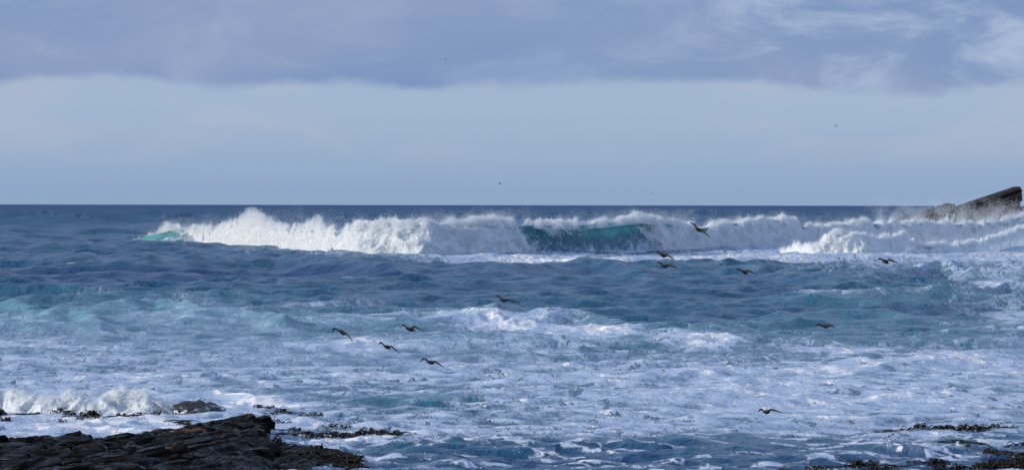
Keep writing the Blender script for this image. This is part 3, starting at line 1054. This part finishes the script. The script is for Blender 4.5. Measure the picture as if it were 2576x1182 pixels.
# the slabs that stand out along its top edge
for (px, y, Y, sx, sy) in [(110, 1094, 93.0, 2.6, 1.5), (150, 1090, 93.0, 1.6, 1.2), (240, 1094, 93.6, 3.0, 1.5), (270, 1088, 93.6, 1.6, 1.2), (330, 1096, 94.2, 2.4, 1.3),
                           (420, 1074, 97.0, 3.0, 1.6), (470, 1060, 99.0, 2.6, 1.6), (540, 1052, 100, 2.4, 2.0), (600, 1046, 101, 2.6, 2.2), (560, 1060, 98, 2.4, 1.6),
                           (610, 1064, 97, 1.8, 1.5), (640, 1094, 95.5, 0.9, 1.2), (635, 1072, 98.5, 0.9, 1.2)]:
    zt = float(atY(px, y, Y)[2]) - 0.10 * sx * 0.9
    put_slab(px, Y, 0, sx, sy, 1.5, math.radians(rng.uniform(5, 25)), math.radians(rng.uniform(11, 16)), 0.0, rng.randrange(16), base=zt - 0.02)


# rocks standing in the wash
def boulder(name, label, px, y, Y, a, b, h, mat, seed, foamy=0.4, group=None):
    n, m_ = 40, 22
    P = at(px, y, 0.0)
    cx, cy = P[0] * Y / P[1], Y
    V, fo = [], []
    for i in range(m_):
        ph = (i / (m_ - 1.0)) * math.pi / 2
        for j in range(n):
            th = 2 * math.pi * j / n
            x, yy, zz = math.cos(th) * math.cos(ph), math.sin(th) * math.cos(ph), math.sin(ph)
            V.append((x, yy, zz))
            fo.append(foamy * (1 - zz))
    V = np.array(V)
    nz = fbm(V[:, 0] * 1.6 + seed, V[:, 1] * 1.6, V[:, 2] * 1.6, 4, 0.55)
    V = V * (1 + 0.28 * nz)[:, None]
    V = V * np.array([a, b, h]) + np.array([0, 0, -0.15 * h])
    fq = [((i * n + j), (i * n + (j + 1) % n), ((i + 1) * n + (j + 1) % n), ((i + 1) * n + j)) for i in range(m_ - 1) for j in range(n)]
    o = mesh_np(name, V, np.array(fq), mat, attrs={'foam': np.array(fo)})
    o.location = (cx, cy, 0)
    tag(o, label, 'rock', group)
    return o


boulder('boulder', 'rounded dark boulder awash with white water behind the black ledge', 492, 1042, 110, 1.05, 1.0, 0.62, M_BOULDER, 2.0)
boulder('boulder', 'dark rock at the left edge of the photo beside the small breaker', -14, 1040, 108, 0.5, 0.7, 0.42, M_ROCK, 5.0)
corner = boulder('boulder', 'low kelp covered rock at the bottom right corner of the photo', 2590, 1185, 89, 1.25, 0.9, 0.22, M_ROCK, 8.0)


# ---------------------------------------------------------------- kelp
def kelp_mesh(seed, n, spread, hmax, wid):
    r = random.Random(seed)
    V, Fq = [], []
    for s in range(n):
        az = r.uniform(0, 2 * math.pi)
        L = spread * r.uniform(0.4, 1.1)
        hh = hmax * r.uniform(0.25, 1.0)
        bx, by = r.gauss(0, spread * 0.35), r.gauss(0, spread * 0.35)
        w0 = wid * r.uniform(0.6, 1.3)
        tw = r.uniform(-1, 1)
        K = 7
        base = len(V)
        for i in range(K):
            f = i / (K - 1.0)
            rad = L * (1 - (1 - f) ** 1.6)
            x = bx + math.cos(az + tw * f) * rad
            y = by + math.sin(az + tw * f) * rad
            zz = hh * math.sin(math.pi * min(1.0, 0.12 + f * 0.95)) - 0.02 - 0.03 * f
            ww = w0 * (0.45 + 1.1 * math.sin(math.pi * f ** 0.8)) * (1 - 0.4 * f)
            nx, ny = -math.sin(az + tw * f), math.cos(az + tw * f)
            V += [(x + nx * ww, y + ny * ww, zz), (x - nx * ww, y - ny * ww, zz + 0.3 * ww), (x, y, zz - 0.7 * ww)]
        for i in range(K - 1):
            a = base + 3 * i
            for q in range(3):
                Fq.append((a + q, a + (q + 1) % 3, a + 3 + (q + 1) % 3, a + 3 + q))
    me = bpy.data.meshes.new('kelp_clump')
    me.from_pydata(V, [], Fq)
    for p in me.polygons:
        p.use_smooth = True
    me.materials.append(M_KELP)
    return me


KELP = [kelp_mesh(40 + i, 12, 0.30, 0.19, 0.026) for i in range(5)]
KELP_BIG = [kelp_mesh(60 + i, 26, 0.40, 0.28, 0.030) for i in range(3)]
KELP_FLAT = [kelp_mesh(80 + i, 10, 0.60, 0.06, 0.030) for i in range(4)]
rng = random.Random(31)


def kelp(x, y, kind, sc, label, group=None):
    pool = {'s': KELP, 'b': KELP_BIG, 'f': KELP_FLAT}[kind]
    o = link('kelp_clump', pool[rng.randrange(len(pool))])
    p = at(x, y, 0.02)
    p[2] = 0.02 + sea_z(p[0], p[1])
    o.location = p
    o.rotation_euler = (0, 0, rng.uniform(0, 6.28))
    k = sc * rng.uniform(0.85, 1.15)
    o.scale = (k, k, k)
    tag(o, label, 'kelp', group)
    return o


ORD = ['first', 'second', 'third', 'fourth', 'fifth', 'sixth', 'seventh', 'eighth', 'ninth', 'tenth', 'eleventh', 'twelfth', 'thirteenth',
       'fourteenth', 'fifteenth', 'sixteenth', 'seventeenth', 'eighteenth']


def kelp_row(items, sc, what, where, group):
    """clumps in one row, each told by its look and its place in the row"""
    items = sorted(items)
    word = {'s': 'tufted', 'b': 'tall', 'f': 'flat'}
    for i, it in enumerate(items):
        k = it[2] if len(it) > 2 else 's'
        pos = 'leftmost' if i == 0 else ('rightmost' if i == len(items) - 1 else ORD[i] + ' from left')
        kelp(it[0], it[1], k, sc, '%s %s %s, %s' % (word[k], what, where, pos), group)


kelp_row([(793, 1100), (835, 1101), (862, 1101), (882, 1101), (898, 1099), (914, 1099), (930, 1100), (945, 1099), (812, 1101), (778, 1099)], 1.05,
         'kelp clump', 'in the row right of the black ledge', 'kelp clumps in the row off the black ledge')
kelp_row([(868, 1082), (905, 1092), (830, 1082), (750, 1084), (738, 1082), (960, 1091), (985, 1092), (1003, 1096)], 0.9,
         'kelp clump', 'in the thin line behind the ledge row', 'kelp clumps in the outer line right of the ledge')
kelp_row([(705, 1098, 'f'), (720, 1094, 'f'), (800, 1092, 'f'), (845, 1092, 'f'), (960, 1101, 'f'), (990, 1100, 'f'), (1020, 1085, 'f'), (770, 1090, 'f'), (700, 1085, 'f')], 1.0,
         'kelp fronds', 'afloat around the row by the ledge', 'flat kelp fronds around the row')
kelp_row([(132, 1050), (157, 1048), (177, 1052), (187, 1054), (243, 1056), (206, 1062), (151, 1062), (289, 1052, 'f'), (300, 1052), (351, 1050), (365, 1052, 'f'),
          (382, 1051), (400, 1054), (60, 1051, 'f'), (85, 1052, 'f'), (215, 1054), (330, 1055, 'f')], 0.85,
         'kelp clump', 'at the foot of the small breaker', 'kelp clumps at the foot of the small breaker')
kelp(229, 1053, 'b', 0.9, 'biggest dark kelp clump at the foot of the small breaker')
kelp(10, 1066, 'b', 0.8, 'dark kelp clump in the wash at the left edge of the photo')
kelp_row([(681, 1034), (719, 1040), (726, 1046), (705, 1064), (648, 1024), (700, 1038), (690, 1044)], 0.85,
         'kelp tuft', 'in foam right of the rounded boulder', 'kelp tufts beside the awash boulder')
kelp(777, 1045, 's', 1.0, 'lone kelp tuft in open water right of the tufts by the boulder')
kelp(805, 1052, 's', 0.9, 'small upright kelp tuft furthest right of the tufts by the boulder')
kelp(456, 1062, 'f', 1.0, 'kelp mat on the back edge of the black ledge')
kelp_row([(2366, 1086), (2376, 1087), (2388, 1088), (2405, 1087), (2418, 1086), (2436, 1086), (2327, 1086), (2307, 1088), (2290, 1090), (2508, 1088)], 0.95,
         'brown kelp clump', 'in the row standing in foam at the right', 'kelp clumps in the right hand row')
kelp(2456, 1088, 'b', 1.0, 'broad domed kelp clump at the end of the right hand row')
kelp(2425, 1080, 's', 1.1, 'kelp stalk standing highest behind the right hand row')
kelp_row([(2229, 1088, 'f'), (2252, 1086, 'f'), (2340, 1088, 'f'), (2480, 1087, 'f'), (2499, 1078, 'f'), (2540, 1086, 'f')], 0.8,
         'brown kelp frond', 'afloat beside the right hand row', 'flat kelp beside the right hand row')
kelp_row([(2510, 1142, 'f'), (2530, 1141, 'f'), (2546, 1143, 'f'), (2442, 1125, 'f'), (2430, 1120, 'f'), (2568, 1124), (2390, 1121, 'f'), (2556, 1146, 'f')], 1.0,
         'kelp mat', 'in streaky water near the right edge', 'kelp mats near the right edge')
kelp(2491, 1143, 'b', 0.8, 'kelp clump with arching stalks in streaky water near the right edge')
kelp_row([(2040, 1181), (2060, 1183), (2146, 1180), (2165, 1181, 'b'), (2190, 1180), (2215, 1182), (2238, 1183), (2000, 1184, 'f'), (2180, 1172, 'f'),
          (2350, 1180), (2362, 1177, 'b'), (2385, 1181), (2410, 1182, 'b'), (2440, 1180), (2300, 1166, 'f'), (2275, 1170, 'f'), (2100, 1170, 'f')], 0.9,
         'dark kelp clump', 'along the bottom edge', 'kelp along the bottom edge')


def kelp_cover(places, parent):
    """a heap of kelp nobody could count, lying on a rock: one part of that rock"""
    V, Fq = [], []
    for (x, y, zz, pool, sc) in places:
        me = pool[rng.randrange(len(pool))]
        R = Matrix.Translation((x - parent.location.x, y - parent.location.y, zz - parent.location.z)) @ Matrix.Rotation(rng.uniform(0, 6.28), 4, 'Z') @ Matrix.Scale(sc, 4)
        b0 = len(V)
        V += [tuple(R @ v.co) for v in me.vertices]
        Fq += [tuple(i + b0 for i in p.vertices) for p in me.polygons]
    o = mesh_np('kelp_cover', np.array(V), np.array(Fq), M_KELP, parent)
    o['kind'] = 'stuff'


pl = []
for i in range(50):
    x = rng.uniform(685, 915)
    Y = float(np.interp(x, LX, LYc)) + rng.uniform(-2.2, 0.5)
    pl.append(((x - 1288) / F * Y, Y, float(ledge_env(np.array([x]), np.array([Y]))[0]) + 0.02, KELP_FLAT if i % 4 else KELP, rng.uniform(0.7, 1.0)))
for (x, Y) in [(862, 90.4), (752, 92.8), (700, 94.2), (880, 89.8), (470, 97), (430, 98)]:
    pl.append(((x - 1288) / F * Y, Y, float(ledge_env(np.array([x]), np.array([Y]))[0]) + 0.07, KELP, 1.0))
kelp_cover(pl, led)
pl = []
for (x, y, k) in [(2470, 1178, 1), (2490, 1172, 1), (2500, 1166, 0), (2515, 1176, 1), (2535, 1172, 1), (2555, 1172, 1), (2570, 1168, 1), (2545, 1180, 1), (2580, 1178, 1), (2525, 1168, 0), (2600, 1170, 1)]:
    p = at(x, y, 0.06)
    pl.append((p[0], p[1], p[2], KELP_BIG if k else KELP, rng.uniform(0.8, 1.1)))
kelp_cover(pl, corner)


# ---------------------------------------------------------------- birds
def bird_mesh(cx, cy, Y, body, beak, tail, lw, lt, rw, rt, mat, yaw):
    """one continuous skin: body, head, bill and tail as a tube, wings pulled out of its sides.
    All positions are photo offsets of this bird's pose, turned into metres at its distance."""
    k = Y / F

    def P(dx, dy, depth):
        return Vector((dx * k, depth, -dy * k))
    side = Vector((math.cos(yaw), -math.sin(yaw), 0))          # towards the bird's left wing
    bl = Vector(P(beak[0], beak[1], -0.16))
    tl = Vector(P(tail[0], tail[1], 0.15))
    ax = (tl - bl)
    rad = [.004, .006, .008, .030, .036, .034, .056, .068, .066, .050, .030, .022, .026]
    tt = [0, .10, .22, .27, .33, .38, .48, .58, .68, .78, .86, .92, 1.0]
    flat = [1, 1, 1, 1, 1, 1, 1, 1, 1, 1, .8, .4, .3]
    up = Vector((0, 0, 1))
    f = ax.normalized()
    sd = f.cross(up).normalized()
    if sd.dot(side) < 0:
        sd = -sd
    upv = sd.cross(f).normalized()
    if upv.z < 0:
        upv = -upv
    bm = bmesh.new()
    n = 8
    rings = []
    sc = body
    for t, r, fl in zip(tt, rad, flat):
        c = bl + ax * t + upv * (0.012 * math.sin(math.pi * t))
        if t < 0.25:
            c -= upv * (0.05 * (0.25 - t))
        rings.append([bm.verts.new(c + sd * (math.cos(a) * r * sc * (1.25 if fl < 1 else 1)) + upv * (math.sin(a) * r * sc * fl))
                      for a in [2 * math.pi * i / n for i in range(n)]])
    skip = set()
    for s, (wq, tq) in ((1, (rw, rt)), (-1, (lw, lt))):
        i0 = 6
        j = 0 if s == 1 else 4
        # window in the side of the body, two rings long, two faces round
        lo, mi, hi = (j - 1) % n, j, (j + 1) % n
        for ri in (i0, i0 + 1):
            skip.add((ri, lo))
            skip.add((ri, mi))
        loop = [rings[i0][lo], rings[i0][mi], rings[i0][hi], rings[i0 + 1][hi], rings[i0 + 2][hi], rings[i0 + 2][mi], rings[i0 + 2][lo], rings[i0 + 1][lo]]
        root = bl + ax * .55 + sd * s * 0.05
        wr = P(wq[0], wq[1], 0.0) + Vector((0, side.y / side.x * wq[0] * k, 0))
        tp = P(tq[0], tq[1], 0.0) + Vector((0, side.y / side.x * tq[0] * k, 0)) + f * 0.06
        sp = Vector((tp.x - root.x, 0, tp.z - root.z)).normalized()
        perp = Vector((sp.z, 0, -sp.x)) * s
        if perp.z > 0:
            perp = -perp
        secs = []
        for q in (0.3, 0.65, 1.0):
            secs.append((root.lerp(wr, q) + upv * 0.02 * math.sin(math.pi * q), 0.13 - 0.02 * q, 0.014 - 0.004 * q))
        for q in (0.3, 0.6, 0.85, 1.0):
            secs.append((wr.lerp(tp, q) + upv * 0.012 * math.sin(math.pi * q), 0.11 * (1 - q) ** 0.7 + 0.012, 0.009 * (1 - q) + 0.003))
        prev = loop
        for (c, ch, thk) in secs:
            cv = Vector((0.12, 0.80, 0)) + perp * 0.62
            cur = []
            for (u, v) in [(-.45, -.6), (-.55, 0), (-.45, .6), (0, 1.0), (.45, .35), (.55, 0), (.45, -.35), (0, -.7)]:
                cur.append(bm.verts.new(c + cv * (u * ch) + upv * (v * thk)))
            for i in range(8):
                q4 = (prev[i], prev[(i + 1) % 8], cur[(i + 1) % 8], cur[i])
                bm.faces.new(q4 if s == 1 else q4[::-1])
            prev = cur
        bm.faces.new(prev if s == 1 else prev[::-1])
    for ri in range(len(rings) - 1):
        for i in range(n):
            if (ri, i) in skip:
                continue
            bm.faces.new((rings[ri][i], rings[ri][(i + 1) % n], rings[ri + 1][(i + 1) % n], rings[ri + 1][i]))
    bm.faces.new(rings[0][::-1])
    bm.faces.new(rings[-1])
    bmesh.ops.recalc_face_normals(bm, faces=bm.faces[:])
    me = bpy.data.meshes.new('bird')
    bm.to_mesh(me)
    bm.free()
    for p in me.polygons:
        p.use_smooth = True
    me.materials.append(mat)
    return me


S2 = 2576 / 3790.0
# centre, left tip, left wrist, right wrist, right tip, bill, tail (photo pixels), distance, what singles it out
BIRDS = [
    ((2580, 846), (2549, 822), (2572, 832), (2596, 850), (2624, 879), (2568, 843), (2597, 857), 104, 'brown wader banked steeply, gliding highest, against the white breaker'),
    ((2453, 940), (2424, 938), (2436, 930), (2470, 944), (2495, 963), (2435, 938), (2468, 952), 106, 'brown wader with hooked left wing, upper of two in front of the barrel'),
    ((2460, 980), (2424, 975), (2438, 970), (2478, 981), (2508, 995), (2440, 984), (2476, 986), 106, 'brown wader with thin arched left wing, lower of two below the barrel'),
    ((2752, 1003), (2725, 1009), (2730, 995), (2768, 1001), (2796, 1015), (2737, 1000), (2770, 1014), 106, 'brown wader with drooped left wing over dark water, third of the right hand trio'),
    ((3278, 966), (3244, 963), (3257, 957), (3292, 961), (3321, 973), (3263, 959), (3290, 976), 106, 'brown wader flying alone over white wash below the sea stack'),
    ((1864, 1107), (1826, 1095), (1842, 1094), (1886, 1109), (1921, 1123), (1843, 1107), (1879, 1115), 105, 'brown wader flying alone over dark water in the middle of the photo'),
    ((1263, 1229), (1222, 1231), (1236, 1215), (1284, 1235), (1306, 1263), (1248, 1218), (1278, 1240), 103, 'brown wader leftmost of the four, right wing pointing steeply down'),
    ((1429, 1278), (1394, 1277), (1408, 1267), (1449, 1281), (1479, 1307), (1414, 1278), (1446, 1290), 102, 'brown wader lower left of centre among the four, bill and tail showing'),
    ((1513, 1211), (1479, 1213), (1489, 1202), (1536, 1207), (1568, 1226), (1492, 1212), (1537, 1225), 103, 'brown wader highest of the four, wings arched above its level body'),
    ((1590, 1338), (1549, 1340), (1567, 1327), (1612, 1337), (1644, 1362), (1573, 1337), (1610, 1345), 101, 'brown wader lowest and rightmost of the four over pale foam'),
    ((3047, 1208), (3014, 1208), (3028, 1200), (3068, 1203), (3086, 1212), (3032, 1206), (3070, 1210), 106, 'brown wader low over dark water at right, hardly showing against it'),
    ((2838, 1522), (2802, 1527), (2815, 1515), (2852, 1514), (2887, 1525), (2818, 1526), (2852, 1524), 98, 'brown wader lowest in the photo, wings level, over white foam'),
]
for (c, lt, lw, rw, rt, bk, tl, Y, lab) in BIRDS:
    def off(p):
        return ((p[0] - c[0]) * S2, (p[1] - c[1]) * S2)
    me = bird_mesh(c[0], c[1], Y, 1.12, off(bk), off(tl), off(lw), off(lt), off(rw), off(rt), M_BIRD, math.radians(30))
    o = link('bird', me)
    o.location = atY(c[0] * S2, c[1] * S2, Y)
    tag(o, lab, 'bird', 'brown waders flying low over the surf')
for (x, y, Y, lab, sc) in [(2102, 316, 380, 'tiny dark seabird far off in the pale sky above the stack', 1.0),
                           (1257, 461, 420, 'tiny dark seabird just above the horizon in the middle', 0.55),
                           (1640, 485, 420, 'tiny pale seabird close above the horizon, right of centre', 0.5),
                           (1120, 148, 420, 'tiny pale seabird high in the grey cloud', 0.5)]:
    pale = 'pale' in lab
    me = bird_mesh(0, 0, Y, 1.6, (-2.2 * sc, 1), (2.0 * sc, 2), (-2.5 * sc, -3 * sc), (-4 * sc, -6 * sc), (3 * sc, 1 * sc), (6 * sc, 0), M_GULL if pale else M_BIRD, math.radians(25))
    o = link('bird', me)
    o.location = atY(x, y, Y)
    tag(o, lab, 'bird', 'seabirds far off in the sky')
